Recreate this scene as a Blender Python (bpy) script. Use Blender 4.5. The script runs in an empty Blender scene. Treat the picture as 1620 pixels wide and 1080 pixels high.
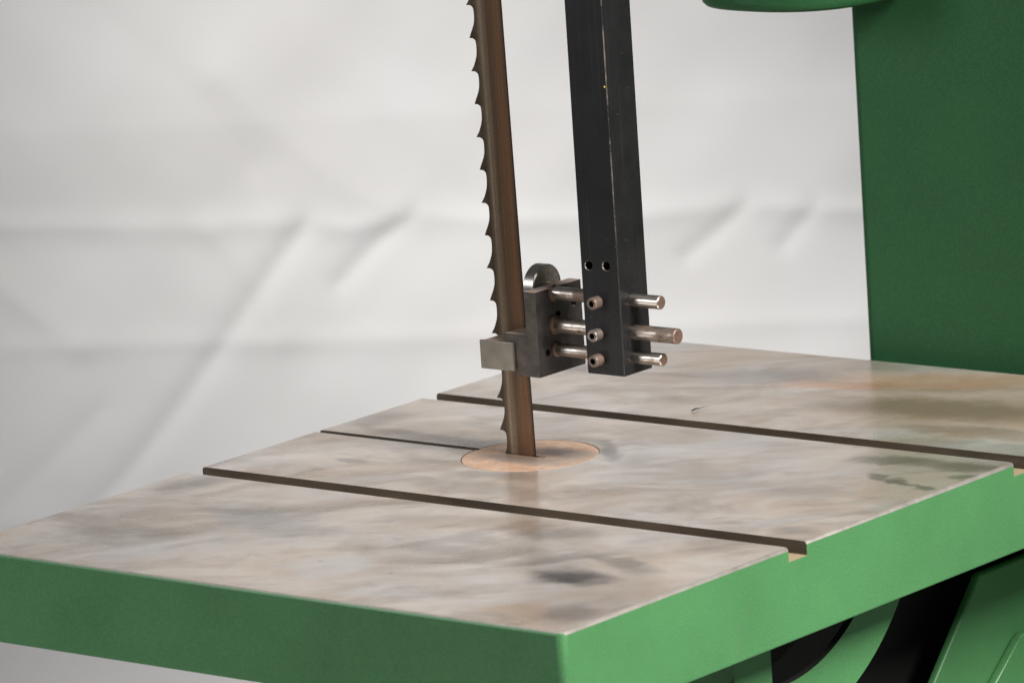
import bpy, bmesh, math, random
from mathutils import Vector, Matrix, noise as mnoise

random.seed(7)
S = bpy.context.scene
COL = S.collection

# ------------------------------------------------------------------ camera
# origin: table surface at the centre of the round insert; x runs along the
# mitre slots, y across the table away from the camera, z up (metres)
cam = bpy.data.cameras.new('camera')
cam_o = bpy.data.objects.new('camera', cam)
COL.objects.link(cam_o)
R_ = Vector((0.77328071, 0.63070019, -0.06522434))
U_ = Vector((-0.07619209, 0.19454988, 0.97792899))
F_ = Vector((-0.62946939, 0.75124405, -0.19849603))
M = Matrix((R_, U_, -F_)).transposed().to_4x4()
M.translation = Vector((3.39426407, -4.06728775, 1.19095259))
cam_o.matrix_world = M
cam.sensor_width = 36.0
cam.lens = 189.48
cam.clip_end = 100.0
cam.dof.use_dof = True
cam.dof.focus_distance = 5.33
cam.dof.aperture_fstop = 10.0
S.camera = cam_o

# ------------------------------------------------------------------ light
w = bpy.data.worlds.new('World')
S.world = w
w.use_nodes = True
bg = w.node_tree.nodes['Background']
bg.inputs['Color'].default_value = (0.93, 0.95, 1.0, 1)
bg.inputs['Strength'].default_value = 0.13


def area(name, loc, target, size, size_y, power, col=(1, 1, 1), spread=180):
    l = bpy.data.lights.new(name, 'AREA')
    l.shape = 'RECTANGLE'
    l.size = size
    l.size_y = size_y
    l.energy = power
    l.color = col
    l.spread = math.radians(spread)
    o = bpy.data.objects.new(name, l)
    COL.objects.link(o)
    o.location = loc
    d = Vector(target) - Vector(loc)
    o.rotation_euler = d.to_track_quat('-Z', 'Y').to_euler()
    return o


area('key_softbox', (2.95, -0.35, 2.35), (0.35, -0.30, 0.0), 1.3, 1.3, 34, (1.0, 0.97, 0.93), 58)
area('fill_softbox', (-2.3, -3.5, 1.5), (0.1, -0.1, 0.05), 1.8, 1.4, 10.2, (0.97, 0.98, 1.0), 70)
area('backdrop_softbox', (-1.60, -0.42, 1.95), (-1.50, 2.01, -0.40), 0.7, 0.7, 6.0, (1.0, 0.985, 0.965), 44)

S.view_settings.view_transform = 'Standard'
S.view_settings.look = 'None'
S.view_settings.exposure = 0.0
S.view_settings.gamma = 1.0
S.view_settings.use_curve_mapping = False


# ------------------------------------------------------------------ helpers
def new_obj(name, mesh, parent=None, mats=(), smooth=None):
    o = bpy.data.objects.new(name, mesh)
    COL.objects.link(o)
    if parent is not None:
        o.parent = parent
    for m in mats:
        mesh.materials.append(m)
    if smooth is not None:
        mesh.polygons.foreach_set('use_smooth', [True] * len(mesh.polygons))
        if smooth < 90:
            mesh.set_sharp_from_angle(angle=math.radians(smooth))
            for p in mesh.polygons:
                if max(abs(p.normal.x), abs(p.normal.y), abs(p.normal.z)) > 0.9995 and p.area > 2e-5:
                    p.use_smooth = False
    return o


def bm_mesh(bm, name):
    bmesh.ops.recalc_face_normals(bm, faces=bm.faces)
    me = bpy.data.meshes.new(name)
    bm.to_mesh(me)
    bm.free()
    return me


def bm_box(bm, x0, x1, y0, y1, z0, z1):
    g = bmesh.ops.create_cube(bm, size=1.0)
    for v in g['verts']:
        v.co = Vector((x0 + (v.co.x + .5) * (x1 - x0), y0 + (v.co.y + .5) * (y1 - y0), z0 + (v.co.z + .5) * (z1 - z0)))
    return g['verts']


def box_mesh(name, x0, x1, y0, y1, z0, z1, bev=0.0, seg=2):
    bm = bmesh.new()
    bm_box(bm, x0, x1, y0, y1, z0, z1)
    if bev:
        bmesh.ops.bevel(bm, geom=list(bm.edges), offset=bev, segments=seg, profile=0.5, affect='EDGES')
    return bm_mesh(bm, name)


def bm_revolve(bm, prof, n, axis, origin):
    """prof: list of (r, t) along axis; axis 'X','Y' or 'Z'"""
    rings = []
    ox, oy, oz = origin
    for r, t in prof:
        ring = []
        if r < 1e-7:
            p = {'X': (ox + t, oy, oz), 'Y': (ox, oy + t, oz), 'Z': (ox, oy, oz + t)}[axis]
            ring = [bm.verts.new(p)]
        else:
            for i in range(n):
                a = 2 * math.pi * i / n
                c, s = r * math.cos(a), r * math.sin(a)
                p = {'X': (ox + t, oy + c, oz + s), 'Y': (ox + c, oy + t, oz + s), 'Z': (ox + c, oy + s, oz + t)}[axis]
                ring.append(bm.verts.new(p))
        rings.append(ring)
    for a, b in zip(rings, rings[1:]):
        if len(a) == 1 and len(b) == 1:
            continue
        for i in range(n):
            j = (i + 1) % n
            if len(a) == 1:
                bm.faces.new((a[0], b[i], b[j]))
            elif len(b) == 1:
                bm.faces.new((a[i], b[0], a[j]))
            else:
                bm.faces.new((a[i], b[i], b[j], a[j]))


def rev_mesh(name, prof, n, axis, origin):
    bm = bmesh.new()
    bm_revolve(bm, prof, n, axis, origin)
    return bm_mesh(bm, name)


def extrude_poly(bm, pts, axis, t0, t1):
    """closed polygon pts (a,b) extruded along axis between t0 and t1"""
    def P(a, b, t):
        return {'X': (t, a, b), 'Y': (a, t, b), 'Z': (a, b, t)}[axis]
    lo = [bm.verts.new(P(a, b, t0)) for a, b in pts]
    hi = [bm.verts.new(P(a, b, t1)) for a, b in pts]
    n = len(pts)
    bm.faces.new(lo)
    bm.faces.new(hi)
    for i in range(n):
        j = (i + 1) % n
        bm.faces.new((lo[i], lo[j], hi[j], hi[i]))


def boolean(me, cutters, name, bevel=0.0, op='DIFFERENCE'):
    """subtract the cutter meshes from me, return the resulting mesh"""
    o = bpy.data.objects.new('tmp', me)
    COL.objects.link(o)
    tmp = [o]
    for c in cutters:
        co = bpy.data.objects.new('tmp_cut', c)
        COL.objects.link(co)
        tmp.append(co)
        m = o.modifiers.new('b', 'BOOLEAN')
        m.operation = op
        m.solver = 'EXACT'
        m.object = co
    if bevel:
        m = o.modifiers.new('bev', 'BEVEL')
        m.width = bevel
        m.segments = 2
        m.limit_method = 'ANGLE'
        m.angle_limit = math.radians(50)
    dg = bpy.context.evaluated_depsgraph_get()
    res = bpy.data.meshes.new_from_object(o.evaluated_get(dg))
    res.name = name
    for t in tmp:
        bpy.data.objects.remove(t, do_unlink=True)
    return res


# ------------------------------------------------------------------ material helpers
class NT:
    def __init__(self, name):
        self.m = bpy.data.materials.new(name)
        self.m.use_nodes = True
        self.t = self.m.node_tree
        self.p = self.t.nodes['Principled BSDF']
        tc = self.t.nodes.new('ShaderNodeTexCoord')
        self.obj = tc.outputs['Object']

    def L(self, a, b):
        self.t.links.new(a, b)

    def n(self, typ, **kw):
        nd = self.t.nodes.new(typ)
        for k, v in kw.items():
            setattr(nd, k, v)
        return nd

    def mapping(self, scale=(1, 1, 1), loc=(0, 0, 0), rot=(0, 0, 0), vec=None):
        nd = self.n('ShaderNodeMapping')
        nd.inputs['Scale'].default_value = scale
        nd.inputs['Location'].default_value = loc
        nd.inputs['Rotation'].default_value = rot
        self.L(vec or self.obj, nd.inputs['Vector'])
        return nd.outputs['Vector']

    def noise(self, scale, detail=4.0, rough=0.55, vec=None, dist=0.0, color=False):
        nd = self.n('ShaderNodeTexNoise')
        nd.inputs['Scale'].default_value = scale
        nd.inputs['Detail'].default_value = detail
        nd.inputs['Roughness'].default_value = rough
        nd.inputs['Distortion'].default_value = dist
        self.L(vec or self.obj, nd.inputs['Vector'])
        return nd.outputs['Color' if color else 'Fac']

    def ramp(self, fac, stops, interp='LINEAR'):
        nd = self.n('ShaderNodeValToRGB')
        cr = nd.color_ramp
        cr.interpolation = interp
        while len(cr.elements) < len(stops):
            cr.elements.new(0.5)
        for e, (pos, c) in zip(cr.elements, stops):
            e.position = pos
            e.color = (c, c, c, 1) if isinstance(c, (int, float)) else (*c, 1)
        self.L(fac, nd.inputs['Fac'])
        return nd.outputs['Color']

    def mix(self, fac, a, b, mode='MIX'):
        nd = self.n('ShaderNodeMix', data_type='RGBA', blend_type=mode)
        for sock, v in ((nd.inputs['Factor'], fac), (nd.inputs['A'], a), (nd.inputs['B'], b)):
            if isinstance(v, (int, float)):
                sock.default_value = v if sock.type == 'VALUE' else (v, v, v, 1)
            elif isinstance(v, tuple):
                sock.default_value = (*v, 1)
            else:
                self.L(v, sock)
        # Mix has several sockets of the same name: pick the colour ones
        return nd.outputs['Result']

    def cmix(self, fac, a, b, mode='MIX'):
        nd = self.n('ShaderNodeMixRGB', blend_type=mode)
        for i, v in enumerate((fac, a, b)):
            s = nd.inputs[i]
            if isinstance(v, (int, float)):
                s.default_value = v if i == 0 else (v, v, v, 1)
            elif isinstance(v, tuple):
                s.default_value = (*v, 1)
            else:
                self.L(v, s)
        return nd.outputs[0]

    def math(self, op, a, b=None, c=None, clamp=False):
        nd = self.n('ShaderNodeMath', operation=op, use_clamp=clamp)
        for i, v in enumerate((a, b, c)):
            if v is None:
                continue
            if isinstance(v, (int, float)):
                nd.inputs[i].default_value = v
            else:
                self.L(v, nd.inputs[i])
        return nd.outputs[0]

    def sep(self, vec=None):
        nd = self.n('ShaderNodeSeparateXYZ')
        self.L(vec or self.obj, nd.inputs[0])
        return nd.outputs

    def bump(self, height, strength, dist):
        nd = self.n('ShaderNodeBump')
        nd.inputs['Strength'].default_value = strength
        nd.inputs['Distance'].default_value = dist
        self.L(height, nd.inputs['Height'])
        self.L(nd.outputs['Normal'], self.p.inputs['Normal'])

    def set(self, **kw):
        for k, v in kw.items():
            s = self.p.inputs[k.replace('_', ' ')]
            if isinstance(v, (int, float)):
                s.default_value = v
            elif isinstance(v, tuple):
                s.default_value = (*v, 1)
            else:
                self.L(v, s)
        return self


def green_paint(name, base, rough=0.42):
    k = NT(name)
    n1 = k.noise(9, 5, 0.6)
    n2 = k.noise(520, 3, 0.7)
    n3 = k.noise(22, 6, 0.7)
    c = k.cmix(k.ramp(n1, [(0.3, 0.0), (0.75, 1.0)]), tuple(v * 0.90 for v in base), tuple(min(1, v * 1.08) for v in base))
    c = k.cmix(k.ramp(n2, [(0.34, 0.40), (0.50, 0.0)]), c, tuple(v * 0.70 for v in base))
    c = k.cmix(k.ramp(n2, [(0.52, 0.0), (0.68, 0.38)]), c, tuple(v * 1.5 + 0.012 for v in base))
    c = k.cmix(k.ramp(n3, [(0.60, 0.0), (0.80, 0.25)]), c, (0.10, 0.13, 0.09))       # faint grime
    k.set(Base_Color=c, Roughness=k.ramp(n1, [(0.2, rough - 0.06), (0.8, rough + 0.08)]))
    k.bump(k.cmix(0.35, k.noise(330, 3, 0.6), n3), 0.16, 0.0008)
    return k.m


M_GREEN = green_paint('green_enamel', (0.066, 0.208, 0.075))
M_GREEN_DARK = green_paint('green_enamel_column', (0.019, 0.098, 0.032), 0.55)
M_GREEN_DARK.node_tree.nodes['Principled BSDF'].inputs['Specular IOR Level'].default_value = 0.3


def mat_table():
    k = NT('machined_table_steel')
    def drag(angle, sx, sy, loc):
        r = k.n('ShaderNodeVectorRotate', rotation_type='Z_AXIS')
        r.inputs['Angle'].default_value = math.radians(-angle)
        k.L(k.obj, r.inputs['Vector'])
        return k.mapping(scale=(sx, sy, 1), loc=loc, vec=r.outputs[0])
    big = k.noise(3.6, 6, 0.60, k.mapping(scale=(1.0, 1.2, 1.0)), 0.6)
    mid = k.noise(9.0, 6, 0.58, drag(38, 0.70, 1.15, (3, 1, 0)), 1.0)
    fine = k.noise(34.0, 5, 0.62, drag(33, 0.55, 1.2, (1, 5, 0)), 0.8)
    grey = k.cmix(k.ramp(mid, [(0.34, 0.0), (0.64, 1.0)]), (0.70, 0.66, 0.63), (0.97, 0.935, 0.91))
    tan = k.cmix(k.ramp(mid, [(0.34, 0.0), (0.64, 1.0)]), (0.74, 0.58, 0.45), (0.98, 0.86, 0.75))
    c = k.cmix(k.ramp(big, [(0.36, 0.10), (0.58, 0.95)]), grey, tan)
    # darker oil film in drifting patches
    oil = k.noise(6.5, 6, 0.60, drag(36, 0.75, 1.15, (7, 2, 0)), 1.1)
    c = k.cmix(k.ramp(oil, [(0.50, 0.0), (0.66, 0.62)]), c, (0.38, 0.32, 0.275))
    c = k.cmix(k.ramp(fine, [(0.54, 0.0), (0.72, 0.50)]), c, (0.46, 0.39, 0.33))
    # rubbed-bright patches
    c = k.cmix(k.ramp(k.noise(10.0, 4, 0.55, drag(44, 0.6, 1.2, (9, 4, 0)), 0.6), [(0.56, 0.0), (0.70, 0.60)]), c, (0.90, 0.89, 0.89))
    # single smudges and rust marks with a shape of their own
    wob = k.noise(26.0, 5, 0.62, color=True)
    add = k.n('ShaderNodeVectorMath', operation='MULTIPLY_ADD')
    k.L(wob, add.inputs[0])
    add.inputs[1].default_value = (0.05, 0.05, 0.0)
    k.L(k.obj, add.inputs[2])
    wv = add.outputs[0]
    marks = [  # x, y, rx, ry, rot, strength, colour
        (0.354, -0.376, 0.050, 0.034, 10, 0.92, (0.11, 0.105, 0.105)),
        (0.300, -0.330, 0.085, 0.012, 52, 0.45, (0.22, 0.21, 0.20)),
        (0.237, -0.253, 0.050, 0.028, 20, 0.55, (0.25, 0.23, 0.21)),
        (0.365, -0.314, 0.060, 0.016, -18, 0.55, (0.24, 0.23, 0.22)),
        (0.437, -0.480, 0.030, 0.045, 30, 0.55, (0.24, 0.23, 0.22)),
        (0.420, -0.238, 0.030, 0.014, 10, 0.25, (0.28, 0.27, 0.26)),
        (0.330, 0.360, 0.260, 0.130, 15, 0.80, (0.30, 0.21, 0.125)),
        (0.103, 0.392, 0.085, 0.022, 18, 0.75, (0.46, 0.25, 0.155)),
        (0.190, 0.450, 0.150, 0.060, 20, 0.80, (0.33, 0.185, 0.085)),
        (0.270, 0.340, 0.170, 0.055, 10, 0.75, (0.155, 0.115, 0.072)),
        (0.380, 0.260, 0.130, 0.030, 0, 0.70, (0.19, 0.135, 0.080)),
        (0.389, 0.062, 0.022, 0.010, -20, 0.70, (0.17, 0.15, 0.12)),
        (0.419, 0.055, 0.022, 0.010, -30, 0.70, (0.14, 0.125, 0.10)),
        (0.449, 0.045, 0.020, 0.010, -10, 0.70, (0.15, 0.19, 0.14)),
        (0.420, 0.134, 0.090, 0.020, 4, 0.62, (0.22, 0.17, 0.11)),
        (0.350, 0.128, 0.050, 0.016, 24, 0.55, (0.24, 0.21, 0.16)),
        (0.455, 0.100, 0.018, 0.014, 0, 0.60, (0.14, 0.22, 0.13)),
        (-0.157, -0.090, 0.036, 0.012, 0, 0.55, (0.27, 0.26, 0.27)),
        (-0.246, -0.240, 0.030, 0.060, 0, 0.50, (0.28, 0.27, 0.27)),
        (-0.265, 0.070, 0.040, 0.050, 0, 0.35, (0.32, 0.31, 0.31)),
        (0.440, -0.150, 0.030, 0.020, 0, 0.45, (0.30, 0.29, 0.28)),
        (0.060, 0.052, 0.060, 0.014, -45, 0.60, (0.22, 0.21, 0.20)),
        (0.010, -0.085, 0.070, 0.020, 10, 0.45, (0.24, 0.22, 0.21)),
        (-0.080, 0.020, 0.050, 0.018, 60, 0.35, (0.30, 0.28, 0.27)),
        (0.030, -0.135, 0.090, 0.030, 0, 0.45, (0.28, 0.24, 0.20)),
        (-0.010, 0.396, 0.110, 0.050, 20, 0.40, (0.28, 0.27, 0.28)),
        (0.300, -0.020, 0.110, 0.035, 10, 0.30, (0.34, 0.32, 0.31)),
        (-0.060, -0.330, 0.110, 0.040, -12, 0.40, (0.30, 0.29, 0.28)),
        (0.120, -0.250, 0.120, 0.030, 12, 0.40, (0.36, 0.27, 0.19)),
        (-0.160, -0.420, 0.090, 0.030, 12, 0.40, (0.31, 0.27, 0.24)),
    ]
    rust = None
    for (x, y, rx, ry, a, s, col) in marks:
        sub = k.n('ShaderNodeVectorMath', operation='SUBTRACT')
        k.L(wv, sub.inputs[0])
        sub.inputs[1].default_value = (x + 0.025, y + 0.025, 0)
        rot = k.n('ShaderNodeVectorRotate', rotation_type='Z_AXIS')
        rot.inputs['Angle'].default_value = math.radians(-a)
        k.L(sub.outputs[0], rot.inputs['Vector'])
        sc = k.n('ShaderNodeVectorMath', operation='MULTIPLY')
        k.L(rot.outputs[0], sc.inputs[0])
        sc.inputs[1].default_value = (1 / rx, 1 / ry, 0)
        ln = k.n('ShaderNodeVectorMath', operation='LENGTH')
        k.L(sc.outputs[0], ln.inputs[0])
        mr = k.n('ShaderNodeMapRange', interpolation_type='SMOOTHSTEP')
        k.L(ln.outputs['Value'], mr.inputs['Value'])
        mr.inputs['From Min'].default_value = 1.2
        mr.inputs['From Max'].default_value = 0.35
        mr.inputs['To Min'].default_value = 0.0
        mr.inputs['To Max'].default_value = s
        c = k.cmix(mr.outputs[0], c, col)
        if y > 0.25 and x > 0.05:      # rusted corner: dull, no longer bare metal
            rust = mr.outputs[0] if rust is None else k.math('MAXIMUM', rust, mr.outputs[0])
    # lapping scratches and light nicks
    scr = k.noise(160, 3, 0.7, k.mapping(scale=(0.12, 2.0, 1), rot=(0, 0, math.radians(24))))
    c = k.cmix(k.ramp(scr, [(0.78, 0.0), (0.84, 0.30)]), c, (0.85, 0.80, 0.74))
    for ang, thr, loc in ((12, 0.735, (0, 0, 0)), (38, 0.75, (5, 3, 0))):
        hair = k.noise(70, 2, 0.5, drag(ang, 0.06, 2.4, loc))
        c = k.cmix(k.ramp(hair, [(thr, 0.0), (thr + 0.015, 0.5)]), c, (0.93, 0.90, 0.86))
    fleck = k.noise(95, 2, 0.5, drag(20, 0.5, 1.3, (2, 8, 0)))
    c = k.cmix(k.ramp(fleck, [(0.765, 0.0), (0.78, 0.9)]), c, (0.92, 0.80, 0.62))
    c = k.cmix(k.ramp(k.noise(120, 2, 0.5), [(0.235, 0.7), (0.26, 0.0)]), c, (0.12, 0.10, 0.09))
    grain = k.noise(450, 2, 0.6)
    c = k.cmix(k.ramp(grain, [(0.38, 0.14), (0.55, 0.0)]), c, (0.25, 0.22, 0.20))
    k.set(Base_Color=c, Metallic=k.math('MULTIPLY_ADD', rust, -0.74, 0.68, clamp=True),
          Roughness=k.math('ADD', k.ramp(mid, [(0.3, 0.27), (0.75, 0.19)]), k.ramp(oil, [(0.5, 0.0), (0.75, 0.05)])))
    k.bump(k.noise(60, 3, 0.5), 0.03, 0.0006)
    return k.m


def mat_slot():
    k = NT('rusty_slot_steel')
    n1 = k.noise(30, 5, 0.6, k.mapping(scale=(0.25, 1, 1)))
    c = k.cmix(k.ramp(n1, [(0.35, 0.0), (0.7, 1.0)]), (0.050, 0.038, 0.027), (0.125, 0.094, 0.064))
    z = k.sep()[2]
    fl = k.math('LESS_THAN', z, -0.0128)
    c = k.cmix(fl, c, (0.42, 0.33, 0.21))
    k.set(Base_Color=c, Metallic=0.25, Roughness=0.6)
    k.bump(k.noise(250, 4, 0.7), 0.4, 0.001)
    return k.m


def mat_edge():
    k = NT('bare_chamfer_steel')
    n1 = k.noise(40, 5, 0.6)
    c = k.cmix(k.ramp(n1, [(0.3, 0.0), (0.7, 1.0)]), (0.34, 0.31, 0.28), (0.56, 0.51, 0.47))
    k.set(Base_Color=c, Metallic=0.55, Roughness=0.42)
    return k.m


def mat_insert():
    k = NT('brass_insert')
    n1 = k.noise(34, 6, 0.68)
    c = k.cmix(k.ramp(n1, [(0.34, 0.0), (0.64, 1.0)]), (0.70, 0.42, 0.27), (0.91, 0.65, 0.48))
    wob = k.noise(60.0, 4, 0.6, color=True)
    add = k.n('ShaderNodeVectorMath', operation='MULTIPLY_ADD')
    k.L(wob, add.inputs[0])
    add.inputs[1].default_value = (0.016, 0.016, 0.0)
    k.L(k.obj, add.inputs[2])
    for (x, y, rx, ry, s, col) in [(0.021, 0.024, 0.048, 0.024, 0.85, (0.17, 0.15, 0.145)),
                                   (-0.012, -0.016, 0.050, 0.018, 0.80, (0.30, 0.24, 0.20)),
                                   (0.020, -0.020, 0.045, 0.018, 0.55, (0.42, 0.36, 0.32)),
                                   (0.048, 0.010, 0.024, 0.034, 0.55, (0.55, 0.45, 0.38))]:
        sub = k.n('ShaderNodeVectorMath', operation='SUBTRACT')
        k.L(add.outputs[0], sub.inputs[0])
        sub.inputs[1].default_value = (x + .008, y + .008, 0)
        sc = k.n('ShaderNodeVectorMath', operation='MULTIPLY')
        k.L(sub.outputs[0], sc.inputs[0])
        sc.inputs[1].default_value = (1 / rx, 1 / ry, 0)
        ln = k.n('ShaderNodeVectorMath', operation='LENGTH')
        k.L(sc.outputs[0], ln.inputs[0])
        mr = k.n('ShaderNodeMapRange', interpolation_type='SMOOTHSTEP')
        k.L(ln.outputs['Value'], mr.inputs['Value'])
        mr.inputs['From Min'].default_value = 1.2
        mr.inputs['From Max'].default_value = 0.3
        mr.inputs['To Min'].default_value = 0.0
        mr.inputs['To Max'].default_value = s
        c = k.cmix(mr.outputs[0], c, col)
    c = k.cmix(k.ramp(k.noise(75, 5, 0.65, dist=0.5), [(0.50, 0.0), (0.66, 0.60)]), c, (0.46, 0.36, 0.29))
    k.set(Base_Color=c, Metallic=0.45, Roughness=0.42)
    k.bump(k.noise(200, 4, 0.6), 0.15, 0.0008)
    return k.m


def mat_blade():
    k = NT('browned_blade_steel')
    x, y, z = k.sep()
    u = k.math('MULTIPLY', k.math('ADD', k.math('MULTIPLY_ADD', z, 0.0137, x), 0.0370), 1 / 0.0443)      # 0 at tips, 1 at back
    st = k.noise(1.0, 5, 0.65, k.mapping(scale=(420, 1, 7)))
    st2 = k.noise(1.0, 4, 0.6, k.mapping(scale=(150, 1, 3), loc=(4, 0, 2)))
    uu = k.math('ADD', u, k.math('MULTIPLY', k.math('SUBTRACT', st2, 0.5), 0.16))
    c = k.ramp(uu, [(0.0, (0.070, 0.052, 0.035)), (0.19, (0.060, 0.043, 0.028)), (0.27, (0.120, 0.083, 0.055)),
                    (0.36, (0.260, 0.212, 0.168)), (0.46, (0.180, 0.128, 0.086)), (0.56, (0.098, 0.058, 0.034)),
                    (0.75, (0.155, 0.080, 0.040)), (0.90, (0.185, 0.094, 0.045)), (0.97, (0.105, 0.055, 0.030)), (1.0, (0.050, 0.032, 0.021))])
    c = k.cmix(k.ramp(st, [(0.35, 0.45), (0.55, 0.0)]), c, (0.055, 0.034, 0.020))
    c = k.cmix(k.ramp(st, [(0.62, 0.0), (0.75, 0.35)]), c, (0.33, 0.25, 0.18))
    c = k.cmix(1.0, c, (0.86, 0.83, 0.72), 'MULTIPLY')
    pit = k.noise(700, 3, 0.6)
    c = k.cmix(k.ramp(pit, [(0.32, 0.5), (0.48, 0.0)]), c, (0.05, 0.032, 0.02))
    k.set(Base_Color=c, Metallic=0.55, Roughness=k.ramp(st2, [(0.3, 0.38), (0.7, 0.52)]))
    k.bump(st, 0.12, 0.0006)
    return k.m


def mat_post():
    k = NT('black_oxide_bar')
    st = k.noise(1.0, 5, 0.65, k.mapping(scale=(180, 180, 3)))
    n1 = k.noise(28, 5, 0.6)
    c = k.cmix(k.ramp(n1, [(0.3, 0.0), (0.75, 1.0)]), (0.008, 0.008, 0.0085), (0.016, 0.016, 0.0165))
    c = k.cmix(k.ramp(st, [(0.55, 0.0), (0.75, 0.45)]), c, (0.038, 0.037, 0.036))
    sp = k.noise(330, 2, 0.5)
    c = k.cmix(k.ramp(sp, [(0.75, 0.0), (0.79, 0.5)]), c, (0.22, 0.21, 0.20))
    k.set(Base_Color=c, Metallic=0.1, Roughness=0.44)
    k.p.inputs['Specular IOR Level'].default_value = 0.28
    k.bump(k.noise(500, 3, 0.6), 0.10, 0.0006)
    return k.m


def mat_worn():
    k = NT('worn_arris_steel')
    n1 = k.noise(70, 5, 0.75, k.mapping(scale=(1, 1, 0.6)))
    zf = k.ramp(k.sep()[2], [(0.18, 0.12), (0.30, 1.0)])
    c = k.cmix(k.math('MULTIPLY', k.ramp(n1, [(0.42, 0.0), (0.62, 1.0)]), zf), (0.034, 0.032, 0.031), (0.24, 0.21, 0.19))
    k.set(Base_Color=c, Metallic=0.5, Roughness=0.45)
    return k.m


def mat_block(name, lo, hi, rough=0.5, metal=0.5, sc=60):
    k = NT(name)
    n1 = k.noise(sc, 6, 0.65)
    n2 = k.noise(600, 3, 0.6)
    c = k.cmix(k.ramp(n1, [(0.32, 0.0), (0.70, 1.0)]), lo, hi)
    c = k.cmix(k.ramp(n2, [(0.66, 0.0), (0.76, 0.5)]), c, tuple(min(1, v * 2.4 + 0.05) for v in hi))
    k.set(Base_Color=c, Metallic=metal, Roughness=rough)
    k.bump(n2, 0.15, 0.0006)
    return k.m


def mat_rod():
    k = NT('rusty_bright_rod')
    n1 = k.noise(38, 5, 0.62, k.mapping(scale=(0.7, 1, 1)), 0.3)
    n2 = k.noise(160, 5, 0.7, k.mapping(scale=(0.5, 1, 1)))
    c = k.cmix(k.ramp(n1, [(0.44, 0.0), (0.62, 0.85)]), (0.52, 0.48, 0.43), (0.15, 0.088, 0.060))
    c = k.cmix(k.ramp(n2, [(0.30, 0.8), (0.42, 0.0)]), c, (0.05, 0.035, 0.028))
    k.set(Base_Color=c, Metallic=k.ramp(n1, [(0.50, 0.95), (0.66, 0.35)]),
          Roughness=k.ramp(n1, [(0.46, 0.30), (0.66, 0.55)]))
    k.bump(n2, 0.12, 0.0004)
    return k.m


def plain(name, col, rough=0.6, metal=0.0):
    k = NT(name)
    n1 = k.noise(80, 4, 0.6)
    c = k.cmix(k.ramp(n1, [(0.3, 0.0), (0.7, 1.0)]), tuple(v * 0.85 for v in col), tuple(min(1, v * 1.15) for v in col))
    k.set(Base_Color=c, Roughness=rough, Metallic=metal)
    return k.m


def mat_cloth():
    k = NT('white_backdrop_cloth')
    n1 = k.noise(3.0, 4, 0.5)
    c = k.cmix(k.ramp(n1, [(0.35, 0.0), (0.7, 1.0)]), (0.76, 0.745, 0.735), (0.80, 0.795, 0.79))
    k.set(Base_Color=c, Roughness=0.9)
    k.p.inputs['Specular IOR Level'].default_value = 0.13
    k.bump(k.noise(700, 2, 0.5), 0.08, 0.001)
    return k.m


M_TABLE, M_SLOT, M_EDGE, M_INSERT = mat_table(), mat_slot(), mat_edge(), mat_insert()
M_BLADE, M_POST, M_WORN, M_ROD = mat_blade(), mat_post(), mat_worn(), mat_rod()
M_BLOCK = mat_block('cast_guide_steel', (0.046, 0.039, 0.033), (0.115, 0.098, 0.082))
M_BLOCKTOP = mat_block('pale_guide_top_steel', (0.30, 0.22, 0.175), (0.55, 0.43, 0.36), 0.5, 0.4)  # paler steel for the upward faces of guide and jaw
M_JAW = mat_block('ground_jaw_steel', (0.16, 0.145, 0.115), (0.23, 0.21, 0.175), 0.38, 0.75)
M_BEARING = mat_block('bearing_steel', (0.28, 0.26, 0.235), (0.46, 0.43, 0.39), 0.30, 0.9)
M_BEARFACE = mat_block('bearing_face_steel', (0.20, 0.18, 0.155), (0.40, 0.36, 0.31), 0.45, 0.8, 140)
M_SCREW = mat_block('set_screw_steel', (0.15, 0.125, 0.11), (0.34, 0.28, 0.245), 0.45, 0.7, 130)
M_RODEND = mat_block('rusted_rod_end', (0.080, 0.047, 0.034), (0.140, 0.084, 0.062), 0.65, 0.1, 150)
M_BLOCK_SHADE = mat_block('shaded_black_steel', (0.008, 0.0065, 0.0065), (0.036, 0.031, 0.030), 0.5, 0.2, 45)  # darker plate face: shade of post and rods put into its colour
M_SCREW_RUST = mat_block('rusty_set_screw', (0.13, 0.095, 0.075), (0.26, 0.19, 0.155), 0.5, 0.5, 130)
M_BLACK = plain('shade_black_casting', (0.0045, 0.0043, 0.0042), 0.85)  # near-black paints in the shade under the table; also on trunnion rim and rib
M_HOLE = plain('dark_bore', (0.012, 0.011, 0.010), 0.6)
M_YELLOW = plain('yellow_paint_fleck', (0.75, 0.52, 0.04), 0.5)
M_CLOTH = mat_cloth()

# ------------------------------------------------------------------ the setting: a hung white sheet that runs out over the floor
T_, N_ = Vector((0.866, 0.5, 0)), Vector((0.5, -0.866, 0))
C_ = Vector((-1.64, 1.94, 0))
FLOOR = -0.95
RAD = 0.25


def seg_dist(px, pz, a, b):
    ax, az = a
    bx, bz = b
    dx, dz = bx - ax, bz - az
    L2 = dx * dx + dz * dz
    t = max(0.0, min(1.0, ((px - ax) * dx + (pz - az) * dz) / L2))
    qx, qz = ax + t * dx, az + t * dz
    L = math.sqrt(L2)
    side = ((px - ax) * dz - (pz - az) * dx) / L
    return math.hypot(px - qx, pz - qz), side, t


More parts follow.
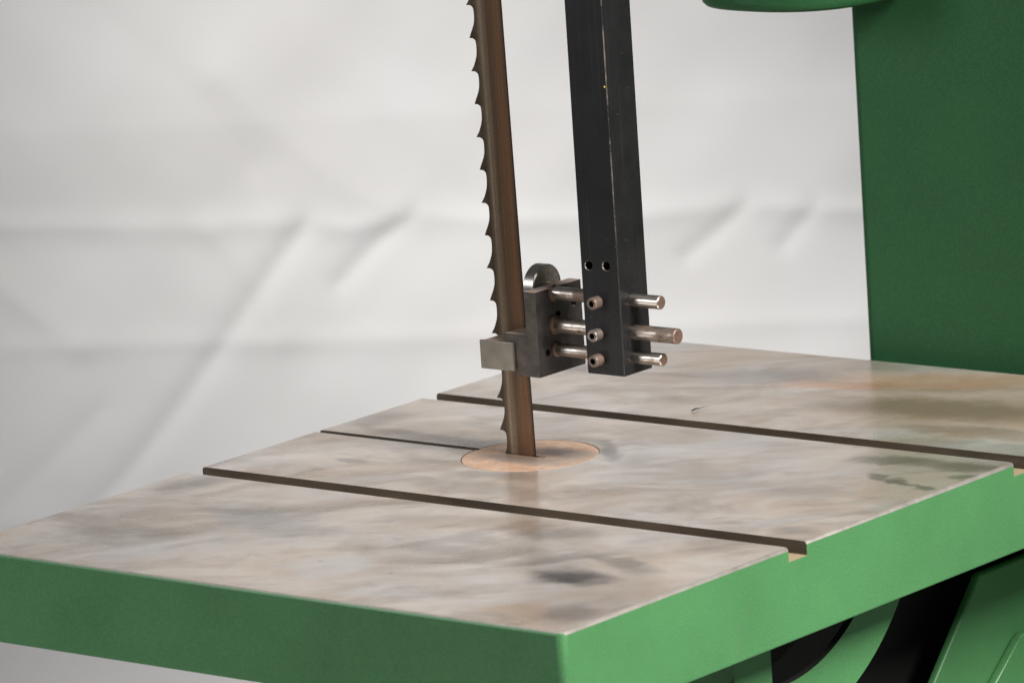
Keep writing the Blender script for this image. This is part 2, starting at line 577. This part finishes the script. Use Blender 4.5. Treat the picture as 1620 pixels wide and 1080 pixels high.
CREASES = [  # polyline (s, z), height out of the sheet, width
    ([(-3.0, -0.185), (-0.80, -0.190), (-0.53, -0.199), (-0.30, -0.200), (-0.225, -0.209), (-0.138, -0.196), (-0.03, -0.206),
      (0.19, -0.209), (0.35, -0.200), (0.52, -0.211), (3.0, -0.21)], 0.018, 0.030),
    ([(-3.0, -0.37), (-0.585, -0.367), (-0.37, -0.371), (-0.10, -0.375), (0.277, -0.372), (3.0, -0.37)], 0.010, 0.026),
    ([(-3.0, -0.62), (-0.68, -0.619), (-0.60, -0.611), (3.0, -0.62)], 0.010, 0.024),
    ([(-3.0, 0.35), (3.0, 0.36)], 0.012, 0.03),
    ([(-3.0, 0.90), (3.0, 0.91)], 0.012, 0.03),
    ([(-0.295, -0.206), (-0.345, -0.27), (-0.431, -0.383), (-0.506, -0.477), (-0.571, -0.553), (-0.66, -0.64)], -0.020, 0.026),
    ([(-0.133, -0.196), (-0.189, -0.237), (-0.246, -0.292)], -0.017, 0.024),
    ([(0.361, -0.201), (0.322, -0.236), (0.273, -0.272)], -0.013, 0.020),
    ([(0.463, -0.208), (0.414, -0.263)], -0.012, 0.020),
    ([(-0.90, -0.20), (-0.772, -0.265), (-0.708, -0.315), (-0.64, -0.366)], 0.022, 0.045),
    ([(-0.613, -0.464), (-0.687, -0.531), (-0.803, -0.626)], -0.016, 0.034),
    ([(-0.60, 0.14), (-0.494, 0.041), (-0.431, -0.018), (-0.37, -0.11)], -0.016, 0.06),
    ([(-0.40, 0.02), (-0.329, -0.06), (-0.221, -0.159), (-0.147, -0.191)], 0.018, 0.06),
    ([(-0.43, -0.21), (-0.37, -0.29), (-0.33, -0.36)], 0.014, 0.035),
]


def cloth_h(s, z):
    h = 0.0
    for pts, amp, wd in CREASES:
        best = 1e9
        for a, b in zip(pts, pts[1:]):
            d, side, t = seg_dist(s, z, a, b)
            if d < best:
                best = d
        if best < wd * 5:
            # taper the ends of the slanted pulls
            h += 0.44 * amp * math.exp(-(best / (0.68 * wd)) ** 1.5)
    # the sheet hangs straight above the fold and drifts forward below it
    h += 0.26 * max(0.0, -0.20 - z) - 0.10 * max(0.0, z + 0.05)
    p = Vector((s * 1.5, z * 2.2, 3.1))
    h += 0.050 * (mnoise.noise(p * 0.8)) + 0.014 * mnoise.noise(p * 2.1 + Vector((5, 1, 2)))
    # drag of the cloth: slanted soft waves
    q = Vector(((s + z * 0.8) * 3.4, (z - s * 0.8) * 0.9, 9.0))
    h += 0.011 * mnoise.noise(q)
    q2 = Vector(((s - z * 0.9) * 7.0, (z + s * 0.9) * 1.6, 4.0))
    h += 0.0035 * mnoise.noise(q2) + 0.004 * mnoise.noise(Vector(((s + z) * 9.0, (z - s) * 2.0, 1.0)))
    return h


def build_backdrop():
    def axis_vals(lo, hi, f0, f1, fine, coarse):
        vals = []
        v = lo
        while v < hi:
            vals.append(v)
            v += fine if f0 <= v <= f1 else coarse
        vals.append(hi)
        return vals
    ss = axis_vals(-3.6, 4.2, -1.0, 1.0, 0.009, 0.06)
    zs = axis_vals(-0.70, 2.9, -0.70, 0.35, 0.008, 0.05)
    prof = [('w', z) for z in reversed(zs)]
    for i in range(1, 13):
        prof.append(('c', i / 12))
    for i in range(1, 30):
        prof.append(('f', i * 0.14))
    verts, faces = [], []
    for kind, val in prof:
        for s in ss:
            if kind == 'w':
                z, out = val, cloth_h(s, val)
            elif kind == 'c':
                a = val * math.pi / 2
                z = -0.70 - RAD * math.sin(a)
                out = RAD * (1 - math.cos(a)) + cloth_h(s, -0.70) * (1 - val)
            else:
                z = FLOOR + 0.006 * mnoise.noise(Vector((s * 2, val * 2, 0)))
                out = RAD + val
            verts.append(tuple(C_ + T_ * s + N_ * out + Vector((0, 0, z))))
    n = len(ss)
    for r in range(len(prof) - 1):
        for i in range(n - 1):
            a = r * n + i
            faces.append((a, a + n, a + n + 1, a + 1))
    me = bpy.data.meshes.new('backdrop')
    me.from_pydata(verts, [], faces)
    o = new_obj('backdrop', me, None, [M_CLOTH], smooth=180)
    o['kind'] = 'structure'
    o['label'] = 'creased white cloth backdrop hung behind the green band saw'
    o['category'] = 'backdrop'


build_backdrop()

# ------------------------------------------------------------------ the band saw
saw = bpy.data.objects.new('band_saw', None)
COL.objects.link(saw)
saw.location = (0, 0, FLOOR)
saw['label'] = 'green industrial band saw with stained bare metal table and brown toothed blade'
saw['category'] = 'band saw'
PARENT_OFF = Matrix.Translation((0, 0, -FLOOR))


def part(name, me, mats, parent=None, smooth=None, label=None):
    """meshes are written in table coordinates; the Empty stands on the floor"""
    o = new_obj(name, me, parent or saw, mats, smooth)
    if parent is None:
        o.location = (0, 0, -FLOOR)
    if label:
        o['label'] = label
    return o


# ---- table: casting with two mitre slots, blade kerf and round insert seat
XL, XR, YN, YF, TH = -0.287, 0.473, -0.5395, 0.512, 0.089
S1 = (-0.2025, -0.1760)
S3 = (0.1685, 0.1950)
bm = bmesh.new()
bm_box(bm, XL, XR, YN, YF, -TH, 0)
ve = [e for e in bm.edges if abs(e.verts[0].co.z - e.verts[1].co.z) > 0.01]
bmesh.ops.bevel(bm, geom=ve, offset=0.007, segments=5, profile=0.5, affect='EDGES')
te = [e for e in bm.edges if e.verts[0].co.z > -1e-5 and e.verts[1].co.z > -1e-5]
bmesh.ops.bevel(bm, geom=te, offset=0.0030, segments=2, profile=0.5, affect='EDGES')
be = [e for e in bm.edges if e.verts[0].co.z < -TH + 1e-5 and e.verts[1].co.z < -TH + 1e-5]
bmesh.ops.bevel(bm, geom=be, offset=0.002, segments=2, profile=0.5, affect='EDGES')
tbl = bm_mesh(bm, 'table')


def slot_cut(y0, y1, depth=0.0135):
    b = bmesh.new()
    xs = [XL - 0.05, XR - 0.006, XR + 0.006, XR + 0.05]
    prof = [(y0, -depth), (y1, -depth), (y1, 0.02), (y0, 0.02)]
    rings = []
    for i, x in enumerate(xs):
        grow = 0.0 if i < 2 else 0.004
        rings.append([b.verts.new((x, (y - grow if y == y0 else y), z)) for y, z in prof])
    b.faces.new(rings[0])
    b.faces.new(rings[-1])
    for p, q in zip(rings, rings[1:]):
        for i in range(4):
            j = (i + 1) % 4
            b.faces.new((p[i], p[j], q[j], q[i]))
    return bm_mesh(b, 'cut')


RI = 0.0695
cuts = [slot_cut(*S1), slot_cut(*S3),
        box_mesh('cut', XL - 0.05, -0.05, -0.0045, 0.0055, -0.12, 0.02),
        rev_mesh('cut', [(0, -0.012), (RI + 0.0007, -0.012), (RI + 0.0007, 0.02), (0, 0.02)], 96, 'Z', (0, 0, 0)),
        box_mesh('cut', -0.05, 0.03, -0.010, 0.012, -0.12, -0.005)]
tbl = boolean(tbl, cuts, 'table', bevel=0.0009)
tbl.materials.clear()
table = part('table', tbl, [M_GREEN, M_TABLE, M_SLOT, M_EDGE], smooth=28,
             label='stained bare metal saw table with green painted edges and two grooves')
for p in tbl.polygons:
    c, nr = p.center, p.normal
    i = 0
    inside = XL + 0.004 < c.x < XR - 0.0005
    if c.z > -0.0004 and nr.z > 0.9:
        i = 1
    elif c.z > -0.0040 and nr.z > (0.6 if nr.y < -0.2 and c.y < YN + 0.01 else 0.12):
        i = 3
    elif c.z > -0.0142 and (S1[0] - 0.006 < c.y < S1[1] + 0.002 or S3[0] - 0.006 < c.y < S3[1] + 0.002 or abs(c.y) < 0.0065 or math.hypot(c.x, c.y) < RI + 0.003) and abs(nr.x) < 0.9:
        i = 2
    elif (math.hypot(c.x, c.y) < RI + 0.003 and c.z > -0.02) or abs(c.y) < 0.0065:
        i = 2
    p.material_index = i

# round insert with its kerf
ins = rev_mesh('table_insert', [(0, -0.010), (RI - 0.0008, -0.010), (RI, -0.0092), (RI, -0.0006), (RI - 0.0006, -0.0001), (0, -0.0001)], 96, 'Z', (0, 0, 0))
ins = boolean(ins, [box_mesh('cut', -0.2, 0.0195, -0.0026, 0.0030, -0.05, 0.05)], 'table_insert')
ins.materials.clear()
part('table_insert', ins, [M_INSERT], table, smooth=30, label='round copper coloured insert let into the table around the blade').location = (0, 0, 0)

# ---- blade
PITCH = 0.0333
prof = [(0, 0), (25.5, -5), (46, -2), (59.5, 6), (66, 22), (70, 50), (71.5, 80), (71, 110), (69.5, 140), (66, 170), (58, 205), (46, 240), (27, 288)]
LEAN = -0.0137
Z0, Z1 = -0.10, 0.80
tip0 = -0.0370
back0 = 0.0073
outline = []
z = 0.4562 + PITCH * 10
while z > Z0 - 0.02:
    for dx, dz in prof:
        outline.append((tip0 + dx / 8167, z - dz / 10460 * (PITCH / 0.03298)))
    z -= PITCH
bm = bmesh.new()
# strip mesh between the toothed edge and the back, curved very slightly across its width
NX = 8
rows = []
for ri, (x, z) in enumerate(outline):
    zt = 0.4562 + PITCH * 10 - PITCH * (ri // len(prof))
    fx = [x, max(x + 0.0015, tip0 + 0.0105)]
    for i in range(1, NX):
        fx.append(tip0 + 0.0105 + (back0 - tip0 - 0.0105) * i / (NX - 1))
    zb = zt - PITCH * (ri % len(prof)) / len(prof)
    rows.append([(fx[0] + LEAN * z, z)] + [(xx + LEAN * zb, zb) for xx in fx[1:]])


def bow(x):
    u = (x + 0.015) / 0.022
    return 0.00025 * (u * u)


for side in (-1, 1):
    grid = []
    tipset = 0
    for r, row in enumerate(rows):
        tooth = r // len(prof)
        st = (1 if tooth % 2 else -1) * 0.0006
        g = []
        for i, (x, z) in enumerate(row):
            d = max(0.0, 1 - (x - (tip0 + LEAN * z)) / 0.008)
            g.append(bm.verts.new((x, side * 0.0008 + bow(x - LEAN * z) + st * d, z)))
        grid.append(g)
    for a, b in zip(grid, grid[1:]):
        for i in range(len(a) - 1):
            bm.faces.new((a[i], a[i + 1], b[i + 1], b[i]))
    if side == -1:
        front = grid
    else:
        rear = grid
for k_ in (0, -1):
    for a, b, c, d in zip(front, front[1:], rear, rear[1:]):
        bm.faces.new((a[k_], b[k_], d[k_], c[k_]))
blade = part('blade', bm_mesh(bm, 'blade'), [M_BLADE], smooth=35, label='brown toothed saw blade standing through the insert')

# ---- guide post
PX0, PX1, PY0, PY1, PZ = 0.0998, 0.1464, -0.0225, 0.0225, 0.0975
bm = bmesh.new()
bm_box(bm, PX0, PX1, PY0, PY1, PZ, 0.80)
bmesh.ops.bevel(bm, geom=list(bm.edges), offset=0.0009, segments=1, profile=0.5, affect='EDGES')
pm = bm_mesh(bm, 'guide_post')
HZ = [(0.1096, 0.2067), (0.1316, 0.2075)]
pm = boolean(pm, [rev_mesh('cut', [(0, 0), (0.0044, 0), (0.0044, 0.020), (0.0052, 0.0212), (0.0056, 0.03), (0, 0.03)], 32, 'Y', (x, PY0 + 0.0205 - 0.04 + 0.0195, z)) for x, z in []] +
             [rev_mesh('cut', [(0, 0.012), (0.0044, 0.012), (0.0044, 0.0008), (0.0053, -0.0004), (0.0053, -0.02), (0, -0.02)], 32, 'Y', (x, PY0, z)) for x, z in HZ], 'guide_post')
pm.materials.clear()
post = part('guide_post', pm, [M_POST, M_WORN, M_HOLE, M_SCREW], smooth=25, label='square black guide post with worn light edge')
for p in pm.polygons:
    c, nr = p.center, p.normal
    ax = max(abs(nr.x), abs(nr.y), abs(nr.z))
    near_hole = any(math.hypot(c.x - hx, c.z - hz) < 0.0058 for hx, hz in HZ) and c.y < 0
    if near_hole and c.y > PY0 + 0.0002:
        p.material_index = 3 if (c.y < PY0 + 0.001) else 2
    elif ax < 0.9 and p.area > 1e-6:
        p.material_index = 1

# set screws with hex sockets
SCR = [(0.1186, 0.1707, M_SCREW_RUST), (0.1168, 0.1382, M_SCREW), (0.1159, 0.1127, M_SCREW_RUST)]
for x, z, mm in SCR:
    sm = rev_mesh('set_screw', [(0, 0.004), (0.0062, 0.004), (0.0062, -0.0098), (0.0055, -0.0108), (0, -0.0108)], 32, 'Y', (x, PY0, z))
    hb = bmesh.new()
    extrude_poly(hb, [(x + 0.0034 * math.cos(math.radians(60 * i + 12)), z + 0.0034 * math.sin(math.radians(60 * i + 12))) for i in range(6)], 'Y', PY0 - 0.03, PY0 - 0.005)
    sm = boolean(sm, [bm_mesh(hb, 'cut')], 'set_screw')
    sm.materials.clear()
    so = part('set_screw', sm, [mm, M_HOLE], post, smooth=30)
    so.location = (0, 0, 0)
    for p in sm.polygons:
        if math.hypot(p.center.x - x, p.center.z - z) < 0.0036 and p.center.y > PY0 - 0.0107:
            p.material_index = 1
# fleck of yellow paint
fm = rev_mesh('paint_fleck', [(0, -0.0006), (0.0009, -0.0003), (0.0011, 0.0002), (0, 0.0003)], 12, 'Y', (0.1437, PY0, 0.386))
part('paint_fleck', fm, [M_YELLOW], post, smooth=60, label='tiny yellow paint fleck beside the worn edge').location = (0, 0, 0)

# ---- blade guide: plate with foot, jaw, thrust bearing, three rods through the post
gb = bmesh.new()
extrude_poly(gb, [(0.0450, 0.0895), (0.0450, 0.1762), (0.0302, 0.1762), (0.0302, 0.1325), (0.0022, 0.1325), (0.0022, 0.0960), (0.0150, 0.0960), (0.0150, 0.0895)], 'Y', -0.030, -0.0022)
gp = bm_mesh(gb, 'guide_plate')
gp = boolean(gp, [box_mesh('cut', 0.0302, 0.0450, -0.0100, 0.0430, 0.0895, 0.1762)], 'guide_plate', 0.0005, 'UNION')
rodpos = [(0.1706, 0.0068, 0.1815), (0.1383, 0.0078, 0.2000), (0.1133, 0.0064, 0.1802)]
RY = -0.0015
gp = boolean(gp, [rev_mesh('cut', [(0, 0.036), (0.0040, 0.036), (0.0040, 0.06), (0, 0.06)], 24, 'X', (0, y, z)) for y, z in ((-0.0155, 0.1124), (0.004, 0.1475), (0.030, 0.155))], 'guide_plate')
gp.materials.clear()
guide = part('blade_guide', gp, [M_BLOCK, M_BLOCKTOP, M_HOLE, M_BLOCK_SHADE], smooth=30, label='dark steel guide bracket holding blade from behind')
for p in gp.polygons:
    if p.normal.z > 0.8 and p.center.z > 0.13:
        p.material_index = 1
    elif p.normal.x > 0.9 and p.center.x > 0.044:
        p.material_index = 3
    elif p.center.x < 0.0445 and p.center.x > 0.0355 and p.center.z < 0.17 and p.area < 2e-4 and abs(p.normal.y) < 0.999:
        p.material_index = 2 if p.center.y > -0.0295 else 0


def gpart(name, me, mats, smooth=30, label=None):
    o = part(name, me, mats, guide, smooth, label)
    o.location = (0, 0, 0)
    return o


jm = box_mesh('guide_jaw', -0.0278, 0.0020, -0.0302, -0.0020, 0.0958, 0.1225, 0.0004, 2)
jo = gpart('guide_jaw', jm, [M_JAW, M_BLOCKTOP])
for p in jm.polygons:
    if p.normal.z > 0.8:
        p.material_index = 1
gpart('jaw_plate', box_mesh('jaw_plate', -0.0280, 0.0145, -0.0336, -0.0304, 0.0946, 0.1236, 0.0005, 2), [M_JAW], label='flat ground steel jaw plate in front of blade')

BY, BZ, BR = 0.0205, 0.1712, 0.0226
bmr = rev_mesh('thrust_bearing', [(0, 0.0060), (BR - 0.0012, 0.0060), (BR, 0.0072), (BR, 0.0192), (BR - 0.0012, 0.0204), (BR - 0.0026, 0.0204),
                                  (BR - 0.0030, 0.0200), (0.0132, 0.0200), (0.0128, 0.0206), (0.0, 0.0206)], 64, 'X', (0, BY, BZ))
bo = gpart('thrust_bearing', bmr, [M_BEARING, M_BEARFACE], 30, 'round steel thrust wheel behind the blade')
for p in bmr.polygons:
    if p.center.x > 0.0198 and math.hypot(p.center.y - BY, p.center.z - BZ) < BR - 0.0022:
        p.material_index = 1
gpart('bearing_axle', rev_mesh('bearing_axle', [(0, 0.018), (0.006, 0.018), (0.006, 0.0310), (0, 0.0310)], 24, 'X', (0, BY, BZ)), [M_ROD])
for z, r, xe in rodpos:
    ro = gpart('guide_rod', rev_mesh('guide_rod', [(0, 0.040), (r * 0.92, 0.040), (r * 0.92, 0.0452), (r * 1.25, 0.0453), (r * 1.18, 0.0475), (r, 0.0485)] +
                                [(r, 0.05 + i * 0.01) for i in range(int((xe - 0.055) / 0.01))] +
                                [(r, xe - 0.0009), (r - 0.0009, xe), (0, xe)], 40, 'X', (0, RY, z)), [M_ROD, M_RODEND], 30)
    for p in ro.data.polygons:
        if p.normal.x > 0.9 or p.center.x < 0.0486:
            p.material_index = 1


# ---- trunnion under the table (arc in the plane across the slots)
CY, CZ = -0.138, 0.037


def arc_band(bm, r0, r1, a0, a1, x0, x1, n=48):
    ring = []
    for i in range(n + 1):
        a = math.radians(a0 + (a1 - a0) * i / n)
        c, s = math.cos(a), math.sin(a)
        ring.append([bm.verts.new((x, CY + r * c, CZ + r * s)) for x, r in ((x0, r0), (x1, r0), (x1, r1), (x0, r1))])
    for p, q in zip(ring, ring[1:]):
        for i in range(4):
            j = (i + 1) % 4
            bm.faces.new((p[i], p[j], q[j], q[i]))
    bm.faces.new(ring[0])
    bm.faces.new(ring[-1])


bm = bmesh.new()
arc_band(bm, 0.192, 0.2455, -165, -15, 0.402, 0.410)
tm = bm_mesh(bm, 'trunnion')
tr = part('trunnion', tm, [M_GREEN, M_BLACK], smooth=30, label='curved green tilting trunnion under the table')
for p in tm.polygons:
    if abs(p.normal.x) < 0.5:
        p.material_index = 1
bm = bmesh.new()
extrude_poly(bm, [(-0.213, -0.080), (-0.213, -0.157), (-0.155, -0.165), (-0.155, -0.080)], 'X', 0.365, 0.408)
part('trunnion_web', bm_mesh(bm, 'trunnion_web'), [M_GREEN], tr).location = (0, 0, 0)
bm = bmesh.new()
arc_band(bm, 0.140, 0.1915, -160, -20, 0.342, 0.366)
part('trunnion_rib', bm_mesh(bm, 'trunnion_rib'), [M_BLACK], tr, smooth=30).location = (0, 0, 0)
# added black box behind it, standing in for the shaded void under the table
bm = bmesh.new()
extrude_poly(bm, [(-0.29, -0.092), (-0.29, -0.30), (-0.20, -0.949), (0.70, -0.949), (0.70, -0.30), (0.45, -0.092)], 'X', -0.12, 0.245)
part('recess_shade_box', bm_mesh(bm, 'recess_shade_box'), [M_BLACK])

# ---- lower frame with raised door panel
bm = bmesh.new()
extrude_poly(bm, [(0.347, -0.1725), (0.2573, -0.2657), (0.17, -0.40), (0.14, -0.55), (0.14, -0.949), (0.98, -0.949), (0.98, -0.1725)], 'X', 0.290, 0.300)
bmesh.ops.bevel(bm, geom=list(bm.edges), offset=0.003, segments=3, profile=0.5, affect='EDGES')
base = part('base_frame', bm_mesh(bm, 'base_frame'), [M_GREEN], smooth=35, label='green lower frame of the saw with slanted shoulder')
bm = bmesh.new()
extrude_poly(bm, [(0.4045, -0.2482), (0.3975, -0.2530), (0.3475, -0.2900), (0.28, -0.40), (0.25, -0.55), (0.25, -0.90), (0.92, -0.90), (0.92, -0.2482)], 'X', 0.3002, 0.3100)
bmesh.ops.bevel(bm, geom=list(bm.edges), offset=0.0025, segments=2, profile=0.5, affect='EDGES')
part('door_panel', bm_mesh(bm, 'door_panel'), [M_GREEN], base, smooth=35, label='raised green panel on the lower frame').location = (0, 0, 0)

# ---- column: tall rounded casting behind the far table edge
def rrect(x0, x1, y0, y1, r, n=10):
    pts = []
    for cx, cy, a0 in ((x1 - r, y1 - r, 0), (x0 + r, y1 - r, 90), (x0 + r, y0 + r, 180), (x1 - r, y0 + r, 270)):
        for i in range(n + 1):
            a = math.radians(a0 + 90 * i / n)
            pts.append((cx + r * math.cos(a), cy + r * math.sin(a)))
    return pts


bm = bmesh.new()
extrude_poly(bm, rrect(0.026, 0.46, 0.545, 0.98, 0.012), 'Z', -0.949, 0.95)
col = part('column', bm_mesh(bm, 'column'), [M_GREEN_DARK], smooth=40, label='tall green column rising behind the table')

# ---- upper arm: rounded underside of the guard that comes out of the column
bm = bmesh.new()
pts = []
NP = 72
for i in range(NP):
    a = 2 * math.pi * i / NP
    c, s = math.cos(a), math.sin(a)
    e = 2 / 2.4
    pts.append((math.copysign(abs(c) ** e, c), math.copysign(abs(s) ** e, s)))
prof = [(0.0, 0.3895), (0.60, 0.3897), (0.90, 0.3900), (0.96, 0.3912), (0.99, 0.3945), (1.0, 0.400), (1.0, 0.60), (0.0, 0.60)]
rings = []
bx, by, br = 0.004, 0.50, 0.104
for r, z in prof:
    if r == 0:
        rings.append([bm.verts.new((bx, by, z))])
    else:
        rings.append([bm.verts.new((bx + br * r * c, by + br * r * s, z)) for c, s in pts])
for a, b in zip(rings, rings[1:]):
    for i in range(NP):
        j = (i + 1) % NP
        if len(a) == 1:
            bm.faces.new((a[0], b[i], b[j]))
        elif len(b) == 1:
            bm.faces.new((a[i], b[0], a[j]))
        else:
            bm.faces.new((a[i], b[i], b[j], a[j]))
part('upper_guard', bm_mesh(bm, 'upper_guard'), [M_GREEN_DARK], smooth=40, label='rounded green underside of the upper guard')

# ------------------------------------------------------------------ loose chip on the table
bm = bmesh.new()
path = [(0.0312, 0.2287, 0.0012), (0.0318, 0.2335, 0.0022), (0.0328, 0.2390, 0.0016), (0.0338, 0.2450, 0.0022), (0.0351, 0.2528, 0.0012)]
wid = [0.0016, 0.0018, 0.0008, 0.0005, 0.0002]
prev = None
for (x, y, z), wd in zip(path, wid):
    ring = [bm.verts.new(p) for p in ((x - wd, y, z), (x, y, z + wd * 0.5), (x + wd, y, z), (x, y, z - min(wd * 0.5, z)))]
    if prev:
        for i in range(4):
            j = (i + 1) % 4
            bm.faces.new((prev[i], prev[j], ring[j], ring[i]))
    else:
        bm.faces.new(ring)
    prev = ring
bm.faces.new(prev)
ch = new_obj('metal_chip', bm_mesh(bm, 'metal_chip'), None, [M_BLOCK], smooth=50)
ch['label'] = 'small dark curled chip lying on the table behind the far groove'
ch['category'] = 'chip'
